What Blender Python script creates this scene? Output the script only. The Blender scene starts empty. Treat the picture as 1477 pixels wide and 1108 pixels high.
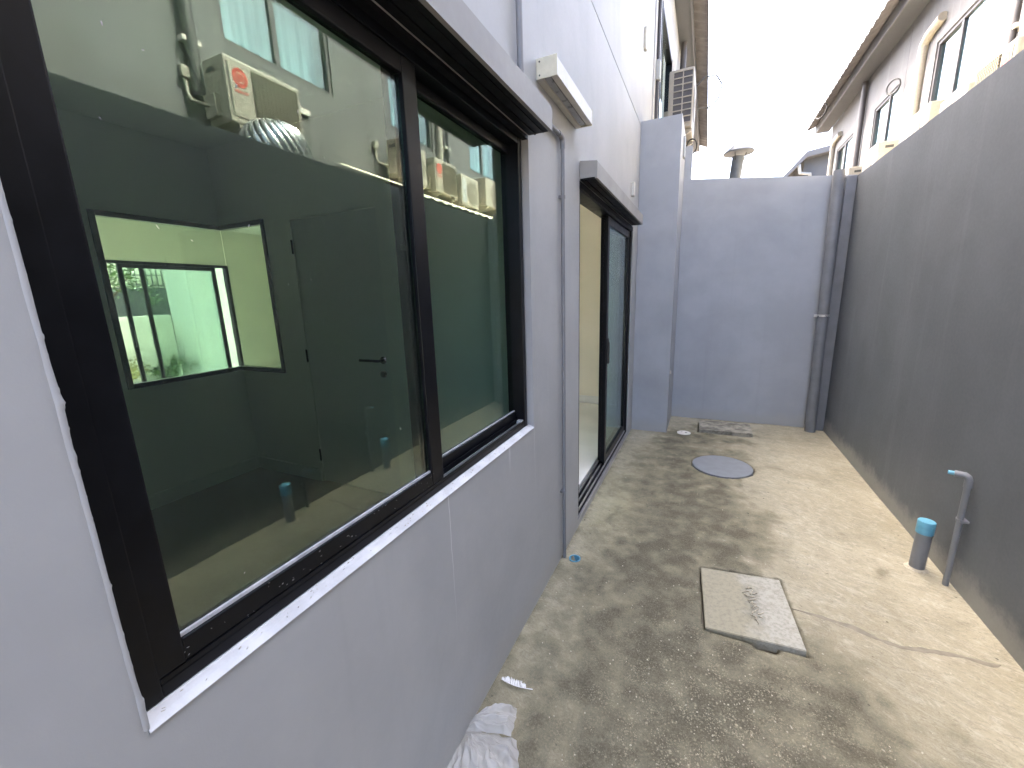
import bpy, bmesh, math, random
import numpy as np
from mathutils import Vector, Matrix, noise

random.seed(7)
S = bpy.context.scene
COL = S.collection

# ------------------------------------------------------------------ camera
YAW, PITCH, ROLL = math.radians(25.277), math.radians(-12.098), math.radians(-1.769)
fw = Vector((-math.sin(YAW)*math.cos(PITCH), math.cos(YAW)*math.cos(PITCH), math.sin(PITCH)))
rt = Vector((math.cos(YAW), math.sin(YAW), 0)); up = rt.cross(fw)
r2 = math.cos(ROLL)*rt + math.sin(ROLL)*up
u2 = -math.sin(ROLL)*rt + math.cos(ROLL)*up
cd = bpy.data.cameras.new('camera'); cam = bpy.data.objects.new('camera', cd); COL.objects.link(cam)
cam.matrix_world = Matrix(((r2.x, u2.x, -fw.x, .696), (r2.y, u2.y, -fw.y, 0), (r2.z, u2.z, -fw.z, 1.553), (0, 0, 0, 1)))
cd.sensor_width = 36; cd.lens = 36*589.05/1477; cd.clip_start = .02; cd.clip_end = 2000
S.camera = cam

# ------------------------------------------------------------------ sky and sun
SUN_TO = Vector((-1, .48, 1.95)).normalized()          # towards the sun
W = bpy.data.worlds.new('World'); S.world = W; W.use_nodes = True
wn = W.node_tree.nodes; wl = W.node_tree.links
sky = wn.new('ShaderNodeTexSky'); sky.sky_type = 'NISHITA'; sky.sun_disc = False
sky.sun_elevation = math.asin(SUN_TO.z); sky.sun_rotation = math.atan2(SUN_TO.x, SUN_TO.y)
sky.air_density = .8; sky.dust_density = 8.0; sky.ozone_density = 1.0
wl.new(sky.outputs[0], wn['Background'].inputs[0]); wn['Background'].inputs[1].default_value = .15
sl = bpy.data.lights.new('sun', 'SUN'); sun = bpy.data.objects.new('sun', sl); COL.objects.link(sun)
sl.energy = 2.0; sl.angle = math.radians(.6); sl.color = (1, .93, .84)
sun.rotation_euler = SUN_TO.to_track_quat('Z', 'Y').to_euler(); sun.location = (-10, 8, 20)
S.view_settings.view_transform = 'Standard'; S.view_settings.look = 'None'
S.view_settings.gamma = 1; S.view_settings.use_curve_mapping = False
S.view_settings.exposure = 3.85
S.render.engine = 'CYCLES'
cy = S.cycles
cy.use_denoising = True; cy.max_bounces = 8; cy.diffuse_bounces = 5; cy.glossy_bounces = 4; cy.use_adaptive_sampling = True; cy.adaptive_threshold = .03
cy.transmission_bounces = 6; cy.transparent_max_bounces = 24; cy.caustics_reflective = False; cy.caustics_refractive = False
cy.sample_clamp_indirect = 6

# ------------------------------------------------------------------ material helpers
class N:
    def __init__(s, name):
        s.m = bpy.data.materials.new(name); s.m.use_nodes = True
        s.t = s.m.node_tree; s.n = s.t.nodes; s.p = s.n['Principled BSDF']; s.out = s.n['Material Output']
    def new(s, t, **k):
        o = s.n.new('ShaderNode'+t)
        for a, b in k.items(): setattr(o, a, b)
        return o
    def lk(s, a, b): s.t.links.new(a, b)
    def val(s, sock, v):
        if hasattr(v, 'is_output'): s.lk(v, sock)
        else: sock.default_value = v
    def math(s, op, a, b=0., c=None, clamp=False):
        o = s.new('Math', operation=op); o.use_clamp = clamp
        s.val(o.inputs[0], a); s.val(o.inputs[1], b)
        if c is not None: s.val(o.inputs[2], c)
        return o.outputs[0]
    def pos(s):
        g = s.new('NewGeometry'); return g.outputs['Position']
    def noise(s, scale, detail=4, rough=.55, vec=None, stretch=None, dist=0):
        o = s.new('TexNoise'); o.inputs['Scale'].default_value = scale
        o.inputs['Detail'].default_value = detail; o.inputs['Roughness'].default_value = rough
        o.inputs['Distortion'].default_value = dist
        v = vec or s.pos()
        if stretch:
            m = s.new('Mapping'); m.inputs['Scale'].default_value = stretch; s.lk(v, m.inputs['Vector']); v = m.outputs[0]
        s.lk(v, o.inputs['Vector']); return o.outputs['Fac']
    def ramp(s, fac, stops):
        r = s.new('ValToRGB'); e = r.color_ramp.elements
        while len(e) < len(stops): e.new(.5)
        for i, (p, c) in enumerate(stops):
            e[i].position = p; e[i].color = (*c, 1) if len(c) == 3 else c
        s.lk(fac, r.inputs[0]); return r.outputs[0]
    def rng(s, fac, a, b, c=0., d=1.):
        r = s.new('MapRange'); r.interpolation_type = 'SMOOTHSTEP'
        s.val(r.inputs[0], fac)
        for i, v in enumerate((a, b, c, d)): r.inputs[i+1].default_value = v
        return r.outputs[0]
    def mix(s, fac, a, b, mode='MIX'):
        m = s.new('Mix', data_type='RGBA', blend_type=mode)
        s.val(m.inputs[0], fac)
        for k, v in ((6, a), (7, b)):
            if hasattr(v, 'is_output'): s.lk(v, m.inputs[k])
            else: m.inputs[k].default_value = (*v, 1)
        return m.outputs[2]
    def bump(s, h, strength=.3, dist=.01, prev=None):
        b = s.new('Bump'); b.inputs['Strength'].default_value = strength; b.inputs['Distance'].default_value = dist
        s.lk(h, b.inputs['Height'])
        if prev is not None: s.lk(prev, b.inputs['Normal'])
        return b.outputs[0]
    def done(s, col=None, rough=.6, nrm=None, metal=0., spec=None):
        if col is not None:
            if hasattr(col, 'is_output'): s.lk(col, s.p.inputs['Base Color'])
            else: s.p.inputs['Base Color'].default_value = (*col, 1)
        s.val(s.p.inputs['Roughness'], rough); s.p.inputs['Metallic'].default_value = metal
        if spec is not None: s.p.inputs['Specular IOR Level'].default_value = spec
        if nrm is not None: s.lk(nrm, s.p.inputs['Normal'])
        return s.m

def paint(name, col, var=.06, rough=.55, bump=.12, scale=2.2, extra=None, spec=.35):
    k = N(name)
    a = k.noise(scale, 5, .6); b = k.noise(55, 3, .6)
    f = k.math('MULTIPLY_ADD', a, 1, 0)
    c = k.mix(k.rng(f, .3, .7), tuple(x*(1-var) for x in col), tuple(x*(1+var) for x in col))
    if extra: c = extra(k, c)
    h = k.math('ADD', k.math('MULTIPLY', k.noise(7, 3), .6), k.math('ADD', k.math('MULTIPLY', b, .25), k.math('MULTIPLY', k.noise(230, 3, .6), .22)))
    return k.done(c, k.rng(b, .2, .8, rough-.06, rough+.06), k.bump(h, bump, .006), spec=spec)

def plain(name, col, rough=.5, metal=0., var=.08, bump=.05, scale=30, spec=None):
    k = N(name); a = k.noise(scale, 4)
    c = k.mix(k.rng(a, .3, .7), tuple(x*(1-var) for x in col), tuple(min(1, x*(1+var)) for x in col))
    return k.done(c, k.rng(a, .25, .75, max(.03, rough-.05), rough+.05), k.bump(a, bump, .003) if bump else None, metal, spec)

def glass(name, tint, f0):
    """architectural pane: every face lets tinted light through and mirrors some of it (Schlick)"""
    k = N(name); k.n.remove(k.p)
    lw = k.new('LayerWeight'); lw.inputs[0].default_value = .5
    f = k.math('MULTIPLY_ADD', k.math('POWER', lw.outputs['Facing'], 5), 1-f0, f0, clamp=True)
    t = k.new('BsdfTransparent'); t.inputs[0].default_value = (*tint, 1)
    g = k.new('BsdfGlossy'); g.inputs['Roughness'].default_value = 0; g.inputs['Color'].default_value = (.92, 1, .98, 1)
    m = k.new('MixShader'); k.lk(f, m.inputs[0]); k.lk(t.outputs[0], m.inputs[1]); k.lk(g.outputs[0], m.inputs[2])
    k.lk(m.outputs[0], k.out.inputs[0]); return k.m

def wall_weather(k, c):
    """faint runs of rain down the paint and a dusty splash line above the ground"""
    v = k.pos(); sp = k.new('SeparateXYZ'); k.lk(v, sp.inputs[0])
    st = k.noise(1.0, 6, .65, stretch=(7, 7, .35))
    c = k.mix(k.rng(st, .5, .8, 0, .10), c, (.45, .45, .46))
    d = k.noise(1, 5, .6, stretch=(9, 9, .3))
    c = k.mix(k.rng(d, .56, .8, 0, .10), c, (.15, .15, .16))
    pt = k.noise(.9, 5, .6, dist=.6); c = k.mix(k.rng(pt, .48, .66, 0, .16), c, (.20, .21, .23))
    n = k.noise(9, 5, .7)
    hz = k.math('ADD', sp.outputs[2], k.math('MULTIPLY', n, -.22))
    return k.mix(k.rng(hz, .07, -.06, 0, .55), c, (.40, .385, .345))

def drips(k, c):
    c = wall_weather(k, c)
    sp = k.new('SeparateXYZ'); k.lk(k.pos(), sp.inputs[0])
    wob = k.math('MULTIPLY', k.math('SUBTRACT', k.noise(9, 2), .5), .012)
    for y0, za, zb, w, s in ((.98, .35, .94, .0028, .6), (1.43, .82, .95, .012, .4), (1.705, .55, .95, .0025, .45), (1.9, .9, 1.2, .003, .3)):
        d = k.math('ABSOLUTE', k.math('SUBTRACT', k.math('ADD', sp.outputs[1], wob), y0))
        m = k.rng(d, w, w*.3); m = k.math('MULTIPLY', m, k.rng(sp.outputs[2], za, zb))
        m = k.math('MULTIPLY', m, k.math('LESS_THAN', sp.outputs[2], zb+.002))
        c = k.mix(k.math('MULTIPLY', m, s), c, (.72, .72, .72))
    return c

MAT = {}
MAT['house_paint'] = paint('house_paint', (.405, .407, .400), .05, .55, .14, extra=drips)
MAT['sill_paint'] = paint('sill_paint', (.56, .555, .54), .12, .6, .3, scale=14)
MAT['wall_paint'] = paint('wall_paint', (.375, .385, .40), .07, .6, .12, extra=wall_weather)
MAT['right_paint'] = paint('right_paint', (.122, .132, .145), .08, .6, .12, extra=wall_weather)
MAT['hood_paint'] = paint('hood_paint', (.32, .31, .29), .12, .55, .1, extra=wall_weather)
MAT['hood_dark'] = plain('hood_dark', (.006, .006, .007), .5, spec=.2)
MAT['pipe_paint'] = plain('pipe_paint', (.19, .192, .20), .45, scale=9)
MAT['black_alu'] = plain('black_alu', (.0040, .0045, .0062), .36, var=.25, scale=18, spec=.22)
MAT['silver'] = plain('silver', (.55, .55, .56), .38, .8)
MAT['chrome'] = plain('chrome', (.72, .72, .70), .3, .85, var=.05)
MAT['rubber'] = plain('rubber', (.02, .02, .02), .7)
MAT['glass_green'] = glass('glass_green', (.755, .885, .81), .085)
MAT['glass_front'] = glass('glass_front', (.85, .915, .89), .05)
MAT['glass_clear'] = glass('glass_clear', (.68, .72, .68), .03)
MAT['glass_blue'] = glass('glass_blue', (.80, .92, .93), .09)
MAT['white_wall'] = paint('white_wall', (.80, .79, .74), .02, .7, .05)
MAT['cream_wall'] = paint('cream_wall', (.82, .78, .66), .02, .7, .05)
MAT['white_gloss'] = plain('white_gloss', (.72, .72, .70), .35, var=.02)
MAT['white_plastic'] = plain('white_plastic', (.60, .57, .50), .4, var=.05)
MAT['ac_case'] = plain('ac_case', (.32, .29, .235), .42, var=.06)
MAT['cream_plastic'] = plain('cream_plastic', (.62, .59, .46), .45, var=.06)
MAT['grey_plastic'] = plain('grey_plastic', (.36, .37, .36), .45)
MAT['diffuser'] = plain('diffuser', (.30, .30, .31), .3)
MAT['blue_plastic'] = plain('blue_plastic', (.12, .33, .43), .38, var=.08)
MAT['dark_blue'] = plain('dark_blue', (.02, .10, .2), .4)
MAT['dark_pipe'] = plain('dark_pipe', (.06, .055, .055), .5)
MAT['steel_dark'] = plain('steel_dark', (.05, .05, .05), .45, .5)
MAT['red_mark'] = plain('red_mark', (.45, .05, .03), .45)
MAT['grille_shadow'] = plain('grille_shadow', (.05, .05, .045), .7)
MAT['grille_cream'] = plain('grille_cream', (.145, .125, .09), .5)
MAT['neighbour_paint'] = paint('neighbour_paint', (.108, .1055, .103), .07, .65, .12, extra=wall_weather)
MAT['soffit'] = paint('soffit', (.075, .078, .083), .04, .6, .05)
MAT['fascia'] = paint('fascia', (.115, .117, .122), .04, .6, .05)
MAT['roof_tile'] = paint('roof_tile', (.165, .157, .157), .12, .75, .2, scale=8)
MAT['sheet_roof'] = plain('sheet_roof', (.70, .64, .50), .5)
MAT['curtain'] = plain('curtain', (.40, .44, .44), .9, var=.06, scale=8)
MAT['galv'] = plain('galv', (.10, .112, .125), .5, .0, var=.15, scale=12)
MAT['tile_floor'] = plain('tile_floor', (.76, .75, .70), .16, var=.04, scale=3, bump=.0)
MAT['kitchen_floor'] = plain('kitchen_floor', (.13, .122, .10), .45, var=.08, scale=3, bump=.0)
MAT['bark'] = plain('bark', (.11, .08, .055), .9, var=.3, bump=.5)
MAT['leaf'] = plain('leaf', (.07, .13, .03), .5, var=.35, scale=6)
MAT['leaf_yellow'] = plain('leaf_yellow', (.17, .17, .04), .5, var=.35, scale=6)
MAT['garden_wall'] = paint('garden_wall', (.58, .57, .54), .05, .7, .1)
MAT['far_grey'] = paint('far_grey', (.12, .125, .13), .05, .7, .1)
MAT['earth'] = plain('earth', (.22, .19, .15), .9, var=.25, scale=2)
MAT['grit'] = plain('grit', (.38, .34, .25), .8, var=.35, scale=80)
MAT['mortar'] = plain('mortar', (.42, .37, .27), .85, var=.2, scale=60, bump=.4)
MAT['manhole'] = plain('manhole', (.165, .175, .185), .55, var=.1, scale=14, bump=.1)
MAT['seal'] = plain('seal', (.205, .18, .13), .8, var=.15, scale=25)
MAT['caulk'] = plain('caulk', (.52, .52, .53), .5, var=.15, scale=40)
MAT['feather'] = plain('feather', (.78, .77, .74), .8)

# ------------------------------------------------------------------ mesh helpers
def link(o, parent=None):
    COL.objects.link(o)
    if parent is not None:
        o.parent = parent
        o.matrix_parent_inverse = Matrix.Identity(4)
    return o

def raw(name, vs, fs, mat, parent=None, smooth=False, loc=None):
    me = bpy.data.meshes.new(name); me.from_pydata([tuple(v) for v in vs], [], fs); me.update()
    if mat: me.materials.append(MAT[mat])
    if smooth: me.polygons.foreach_set('use_smooth', [True]*len(me.polygons))
    o = bpy.data.objects.new(name, me)
    if loc: o.location = loc
    return link(o, parent)

def frombm(name, bm, mat, parent=None, smooth=False, loc=None, auto=None):
    bmesh.ops.recalc_face_normals(bm, faces=bm.faces[:])
    me = bpy.data.meshes.new(name); bm.to_mesh(me); bm.free()
    if mat: me.materials.append(MAT[mat])
    if smooth: me.polygons.foreach_set('use_smooth', [True]*len(me.polygons))
    if auto: me.set_sharp_from_angle(angle=math.radians(auto))
    o = bpy.data.objects.new(name, me)
    if loc: o.location = loc
    return link(o, parent)

def bbox(bm, b, bev=0.):
    x0, x1, y0, y1, z0, z1 = b
    vs = [bm.verts.new(p) for p in ((x0,y0,z0),(x1,y0,z0),(x1,y1,z0),(x0,y1,z0),(x0,y0,z1),(x1,y0,z1),(x1,y1,z1),(x0,y1,z1))]
    fs = [bm.faces.new([vs[i] for i in f]) for f in ((3,2,1,0),(4,5,6,7),(0,1,5,4),(1,2,6,5),(2,3,7,6),(3,0,4,7))]
    if bev:
        es = list({e for f in fs for e in f.edges})
        bmesh.ops.bevel(bm, geom=es, offset=bev, segments=2, affect='EDGES', profile=.6)

def boxes(name, bl, mat, parent=None, bev=0., loc=None):
    bm = bmesh.new()
    for b in bl: bbox(bm, b, bev)
    return frombm(name, bm, mat, parent, loc=loc)

def box(name, b, mat, parent=None, bev=0., loc=None): return boxes(name, [b], mat, parent, bev, loc)

def frame_ring(name, x0, x1, y0, y1, z0, z1, w, mat, parent, bev=.002, wb=None, wl=None, wr=None, wt=None):
    """rectangular frame in a plane of constant x; four mitred-free bars butted end to end"""
    wb = wb or w; wl = wl or w; wr = wr or w; wt = wt or w
    return boxes(name, [(x0, x1, y0, y0+wl, z0, z1), (x0, x1, y1-wr, y1, z0, z1),
                        (x0+.001, x1-.001, y0+wl, y1-wr, z0, z0+wb), (x0+.001, x1-.001, y0+wl, y1-wr, z1-wt, z1)], mat, parent, bev)

def tube(name, pts, r, mat, parent=None, seg=16, cap=True, rr=None, loc=None):
    bm = bmesh.new(); rings = []
    P = [Vector(p) for p in pts]
    prev = None
    for i, p in enumerate(P):
        a = P[i]-P[i-1] if i else P[1]-P[0]
        b = P[i+1]-P[i] if i < len(P)-1 else P[i]-P[i-1]
        t = (a.normalized()+b.normalized()).normalized()
        if prev is None:
            h = Vector((0, 0, 1)) if abs(t.z) < .9 else Vector((1, 0, 0)); u = t.cross(h).normalized()
        else: u = (prev - t*prev.dot(t)).normalized()
        prev = u; v = t.cross(u); q = rr[i] if rr else r
        k = 1/max(.5, math.cos(a.angle(b)/2)) if (a.length and b.length) else 1
        rings.append([bm.verts.new(p+q*(math.cos(2*math.pi*j/seg)*u+math.sin(2*math.pi*j/seg)*v)) for j in range(seg)])
    for A, B in zip(rings, rings[1:]):
        for j in range(seg): bm.faces.new((A[j], A[(j+1) % seg], B[(j+1) % seg], B[j]))
    if cap: bm.faces.new(rings[0][::-1]); bm.faces.new(rings[-1])
    return frombm(name, bm, mat, parent, True, loc, auto=40)

def lathe(name, prof, mat, parent=None, seg=32, loc=None, cap=True, smooth=True):
    bm = bmesh.new(); rings = []
    for r, z in prof:
        rings.append([bm.verts.new((r*math.cos(2*math.pi*j/seg), r*math.sin(2*math.pi*j/seg), z)) for j in range(seg)])
    for A, B in zip(rings, rings[1:]):
        for j in range(seg): bm.faces.new((A[j], A[(j+1) % seg], B[(j+1) % seg], B[j]))
    if cap: bm.faces.new(rings[0][::-1]); bm.faces.new(rings[-1])
    return frombm(name, bm, mat, parent, smooth, loc, auto=35)

def extrude_y(name, prof, y0, y1, mat, parent=None):
    n = len(prof); vs = [(x, y0, z) for x, z in prof]+[(x, y1, z) for x, z in prof]
    bm = bmesh.new(); V = [bm.verts.new(v) for v in vs]
    for i in range(n): bm.faces.new((V[i], V[(i+1) % n], V[n+(i+1) % n], V[n+i]))
    bm.faces.new(V[:n][::-1]); bm.faces.new(V[n:])
    return frombm(name, bm, mat, parent)

def holed_wall(name, axis, a0, a1, us, zs, holes, mat, parent=None):
    """solid wall slab (thin axis 'x' or 'y') on a cell grid, cells inside a hole left empty; only outer faces"""
    us = sorted(us); zs = sorted(zs); nu, nz = len(us)-1, len(zs)-1
    def solid(i, j):
        if i < 0 or j < 0 or i >= nu or j >= nz: return False
        u, z = (us[i]+us[i+1])/2, (zs[j]+zs[j+1])/2
        return not any(h[0] < u < h[1] and h[2] < z < h[3] for h in holes)
    bm = bmesh.new(); vc = {}
    def V(a, u, z):
        k = (round(a, 5), round(u, 5), round(z, 5))
        if k not in vc: vc[k] = bm.verts.new((a, u, z) if axis == 'x' else (u, a, z))
        return vc[k]
    for i in range(nu):
        for j in range(nz):
            if not solid(i, j): continue
            u0, u1, z0, z1 = us[i], us[i+1], zs[j], zs[j+1]
            for a in (a0, a1): bm.faces.new((V(a,u0,z0), V(a,u1,z0), V(a,u1,z1), V(a,u0,z1)))
            if not solid(i-1, j): bm.faces.new((V(a0,u0,z0), V(a1,u0,z0), V(a1,u0,z1), V(a0,u0,z1)))
            if not solid(i+1, j): bm.faces.new((V(a0,u1,z0), V(a1,u1,z0), V(a1,u1,z1), V(a0,u1,z1)))
            if not solid(i, j-1): bm.faces.new((V(a0,u0,z0), V(a1,u0,z0), V(a1,u1,z0), V(a0,u1,z0)))
            if not solid(i, j+1): bm.faces.new((V(a0,u0,z1), V(a1,u0,z1), V(a1,u1,z1), V(a0,u1,z1)))
    return frombm(name, bm, mat, parent)

def thing(name, label, cat, loc=(0, 0, 0), rz=0., group=None):
    o = bpy.data.objects.new(name, None); o.empty_display_size = .1; COL.objects.link(o)
    o.location = loc; o.rotation_euler = (0, 0, rz)
    return tag(o, label, cat, group)

def tag(o, label, cat, group=None):
    o['label'] = label; o['category'] = cat
    if group: o['group'] = group
    return o

def copy_tree(o, parent=None):
    c = o.copy(); COL.objects.link(c); c.parent = parent
    for ch in list(o.children): copy_tree(ch, c)
    return c

def fbm(x, y, sc, oct=4, seed=0.):
    return noise.fractal(Vector((x*sc+seed*7.3, y*sc-seed*3.1, seed)), 1., 2., oct)

# ================================================================== SETTING
box('ground', (-400, 400, -400, 400, -.5, -.06), 'earth')['kind'] = 'structure'

# concrete yard: fine grid, pushed down round the covers, painted with the shape of its stains and the shade in the gaps
RW = 1.961; BW = 5.385
COVER = [(.765, 2.313), (1.151, 2.354), (1.185, 1.862), (.789, 1.846)]
SLAB = (.715, 1.24, 4.83, 5.20)
MH = (.92, 3.90, .245)
def inpoly(x, y, poly, g):
    cx = sum(p[0] for p in poly)/4; cy_ = sum(p[1] for p in poly)/4
    P = [((p[0]-cx)*(1+g/.25)+cx, (p[1]-cy_)*(1+g/.25)+cy_) for p in poly]
    s = None
    for i in range(4):
        a, b = P[i], P[(i+1) % 4]; c = (b[0]-a[0])*(y-a[1])-(b[1]-a[1])*(x-a[0])
        if s is None: s = c > 0
        elif (c > 0) != s: return False
    return True
BLOBS = [  # x, y, radius x, radius y, strength : black algae and water stains
    (.50, 4.40, .16, .35, .95), (.80, 4.62, .3, .14, .8), (.46, 3.9, .16, .4, .65), (.60, 3.3, .22, .45, .6), (.45, 3.0, .16, .35, .35),
    (.82, 3.1, .16, .5, .75), (.86, 2.7, .2, .35, .85), (.70, 2.45, .26, .3, .75), (.60, 2.1, .22, .35, .75), (.42, 2.05, .14, .25, .5),
    (.62, 1.7, .24, .3, .75), (.80, 1.35, .4, .35, .85), (.95, 1.6, .3, .22, .75), (1.22, 1.72, .09, .2, .75), (1.26, 1.45, .09, .2, .6),
    (1.3, 2.0, .12, .14, .25), (.36, 1.55, .1, .12, .35), (.33, 1.25, .12, .2, .3), (.75, .9, .5, .4, .75), (.3, 2.3, .2, .1, .4),
    (.92, 4.2, .3, .12, .35), (1.0, 4.62, .3, .06, .5), (.12, 1.9, .1, .3, .2), (.98, 5.0, .35, .2, .6), (.25, 3.35, .12, .3, .3), (1.15, 3.0, .12, .3, .3),
    (.75, 1.35, .45, .6, .5), (.65, 3.0, .28, 1.2, .35), (.2, 2.9, .25, .9, .22), (.3, 1.7, .3, .5, .22), (.25, 4.0, .25, .5, .28), (.95, 3.4, .3, .6, .15), (1.3, 1.3, .2, .3, .2), (.8, 4.2, .3, .3, .35), (.55, 2.6, .14, .3, .5), (.55, 3.6, .1, .3, .4), (.15, 1.2, .2, .3, .15)]
rb = random.Random(31)
for _ in range(70):
    f = rb.random(); yy = .9+3.9*f; cx_ = .62+.14*math.sin(yy*2.1)+rb.gauss(0, .17)
    if .1 < cx_ < 1.2: BLOBS.append((cx_, yy, rb.uniform(.012, .05), rb.uniform(.03, .16), rb.uniform(.25, .75)))
for _ in range(30):
    BLOBS.append((rb.uniform(1.15, 1.9), rb.uniform(1.2, 5.2), rb.uniform(.015, .10), rb.uniform(.02, .12), rb.uniform(.08, .28)))
def yard():
    st = .0115
    nx = int(RW/st)+1; y0, y1 = -.5, BW; ny = int((y1-y0)/st)+1
    vs = []; gr = []; ag = []; alg = []
    for j in range(ny+1):
        y = y0+(y1-y0)*j/ny
        for i in range(nx+1):
            x = -.005+(RW+.01)*i/nx
            z = .004*fbm(x, y, 2.2, 3, 1)+.0016*fbm(x, y, 22, 3, 2)
            wx = x+.09*fbm(x, y, 4, 3, 3)+.03*fbm(x, y, 17, 2, 8); wy = y+.16*fbm(x, y, 4, 3, 4)
            g = 0.
            for bx_, by_, rx, ry, s in BLOBS:
                d = ((wx-bx_)/rx)**2+((wy-by_)/ry)**2
                if d < 6: g = 1-(1-g)*(1-min(.97, s*1.12)*math.exp(-d*.8))
            g *= .82+.5*fbm(x, y, 9, 4, 5)
            e = math.exp(-((x-.0)/.03)**2)*.35+math.exp(-((BW-y)/.04)**2)*.4  # yard tone darker along the house wall and the end wall
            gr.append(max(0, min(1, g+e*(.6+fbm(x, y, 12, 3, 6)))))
            a = math.exp(-(((wx-.85)/.45)**2+((wy-1.25)/.55)**2))+.3*math.exp(-(((wx-.25)/.25)**2+((wy-3.5)/.8)**2))
            ag.append(max(0, min(1, a)))
            alg.append(max(0, min(1, .9*math.exp(-(((wx-.22)/.22)**2+((wy-2.9)/.7)**2))+.5*math.exp(-(((wx-.3)/.3)**2+((wy-1.5)/.5)**2)))))
            pit = inpoly(x, y, COVER, .011) or (SLAB[0]-.012 < x < SLAB[1]-.02 and SLAB[2]-.008 < y < SLAB[3]) or (x-MH[0])**2+(y-MH[1])**2 < (MH[2]+.009)**2
            if pit or ((x-1.03)/.05)**2+((y-1.835)/.022)**2 < 1: z -= .06; gr[-1] = 1.; ag[-1] = 0.  # gaps round the covers: shade painted in as full dark tone
            if (x-.078)**2+(y-2.118)**2 < .028**2: z -= .07
            vs.append((x, y, z))
    w = nx+1
    fs = [(j*w+i, j*w+i+1, (j+1)*w+i+1, (j+1)*w+i) for j in range(ny) for i in range(nx)]
    o = raw('concrete_yard', vs, fs, None, smooth=True)
    for nm, d in (('grime_shade', gr), ('agg', ag), ('algae', alg)):
        at = o.data.attributes.new(nm, 'FLOAT', 'POINT'); at.data.foreach_set('value', d)
    k = N('concrete')
    ga = k.new('Attribute', attribute_name='grime_shade').outputs['Fac']; aa = k.new('Attribute', attribute_name='agg').outputs['Fac']
    def rot(scale, stretch, ang, detail=6, rough=.7, dist=1.5):
        m = k.new('Mapping'); m.inputs['Rotation'].default_value = (0, 0, math.radians(ang)); k.lk(k.pos(), m.inputs['Vector'])
        return k.noise(scale, detail, rough, vec=m.outputs[0], stretch=stretch, dist=dist)
    n1 = k.noise(1.7, 6, .65); n2 = k.noise(13, 7, .75); n3 = k.noise(110, 5, .75)
    st1 = rot(8, (.75, 1.7, 1), 38, 7, .75, 2.5); st2 = rot(22, (.6, 1.6, 1), 22, 7, .8, 3.0); n5 = k.noise(4.2, 7, .8, dist=.8)
    base = k.mix(k.rng(n1, .33, .67), (.285, .252, .17), (.37, .332, .235))
    base = k.mix(k.rng(n5, .46, .64, 0, .7), base, (.25, .228, .16))
    base = k.mix(k.rng(st1, .46, .68, 0, .6), base, (.475, .44, .345))
    base = k.mix(k.rng(st2, .48, .66, 0, .75), base, (.20, .175, .125))
    base = k.mix(k.rng(n3, .5, .75, 0, .35), base, (.58, .53, .40))
    al = k.new('Attribute', attribute_name='algae').outputs['Fac']
    base = k.mix(k.math('MULTIPLY', al, k.rng(n2, .3, .6, .35, .8)), base, (.36, .345, .20))
    gm = k.math('ADD', ga, k.math('MULTIPLY', k.math('SUBTRACT', n2, .5), .5))
    gm = k.math('ADD', gm, k.math('MULTIPLY', k.math('SUBTRACT', st2, .5), .45))
    gf = k.noise(95, 8, .9, dist=.6); gm2 = k.math('ADD', gm, k.math('MULTIPLY', k.math('SUBTRACT', gf, .5), 1.15))
    mid = k.mix(k.rng(n5, .35, .65), (.225, .201, .130), (.16, .146, .098))
    dk = k.mix(k.rng(n3, .35, .65), (.032, .029, .020), (.096, .088, .060))
    col = k.mix(k.rng(gm, -.05, .55, 0, .9), base, mid)
    col = k.mix(k.rng(gm2, .20, 1.1, 0, .80), col, dk)
    grain = k.noise(240, 5, .8)
    col = k.mix(k.rng(grain, .56, .72, 0, .45), col, (.08, .07, .045))
    col = k.mix(k.rng(grain, .44, .30, 0, .35), col, (.46, .42, .30))
    def flecks(scale, a, b, nz, lo, hi):
        v = k.new('TexVoronoi'); v.inputs['Scale'].default_value = scale; v.inputs['Randomness'].default_value = 1
        wv_ = k.new('VectorMath', operation='ADD'); k.lk(k.pos(), wv_.inputs[0])
        nt = k.new('TexNoise'); nt.inputs['Scale'].default_value = scale*.9; k.lk(k.pos(), nt.inputs['Vector'])
        sc_ = k.new('VectorMath', operation='SCALE'); k.lk(nt.outputs['Color'], sc_.inputs[0]); sc_.inputs['Scale'].default_value = .9/scale
        k.lk(sc_.outputs[0], wv_.inputs[1]); k.lk(wv_.outputs[0], v.inputs['Vector'])
        sp_ = k.new('SeparateColor'); k.lk(v.outputs['Color'], sp_.inputs[0])
        return k.math('MULTIPLY', k.math('MULTIPLY', k.rng(v.outputs['Distance'], a, b), k.rng(sp_.outputs[0], lo, hi)), k.rng(k.noise(nz, 3), .4, .6, .15, 1))
    fa = flecks(170, .55, .2, 14, .25, .7); fb = flecks(80, .5, .2, 8, .6, .85)
    aw = k.math('ADD', k.math('MULTIPLY', aa, .95), .14)
    sp = k.math('MULTIPLY', k.math('MAXIMUM', fa, fb), aw)
    col = k.mix(sp, col, k.mix(k.noise(90, 2), (.24, .21, .135), (.46, .41, .29)))
    dots = flecks(34, .2, .08, 5, .86, .95); col = k.mix(k.math('MULTIPLY', dots, .5), col, (.62, .58, .47))
    pits = flecks(24, .16, .06, 6, .7, .85); col = k.mix(k.math('MULTIPLY', pits, .8), col, (.035, .03, .022))
    h = k.math('ADD', k.math('MULTIPLY', n3, .4), k.math('ADD', k.math('MULTIPLY', n2, .45), k.math('MULTIPLY', sp, .55)))
    h = k.math('ADD', h, k.math('MULTIPLY', st2, .5))
    h = k.math('ADD', h, k.math('MULTIPLY', pits, -.5))
    o.data.materials.append(k.done(col, k.rng(gm, 0, 1, .72, .86), k.bump(h, .7, .006), spec=.2))
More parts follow.
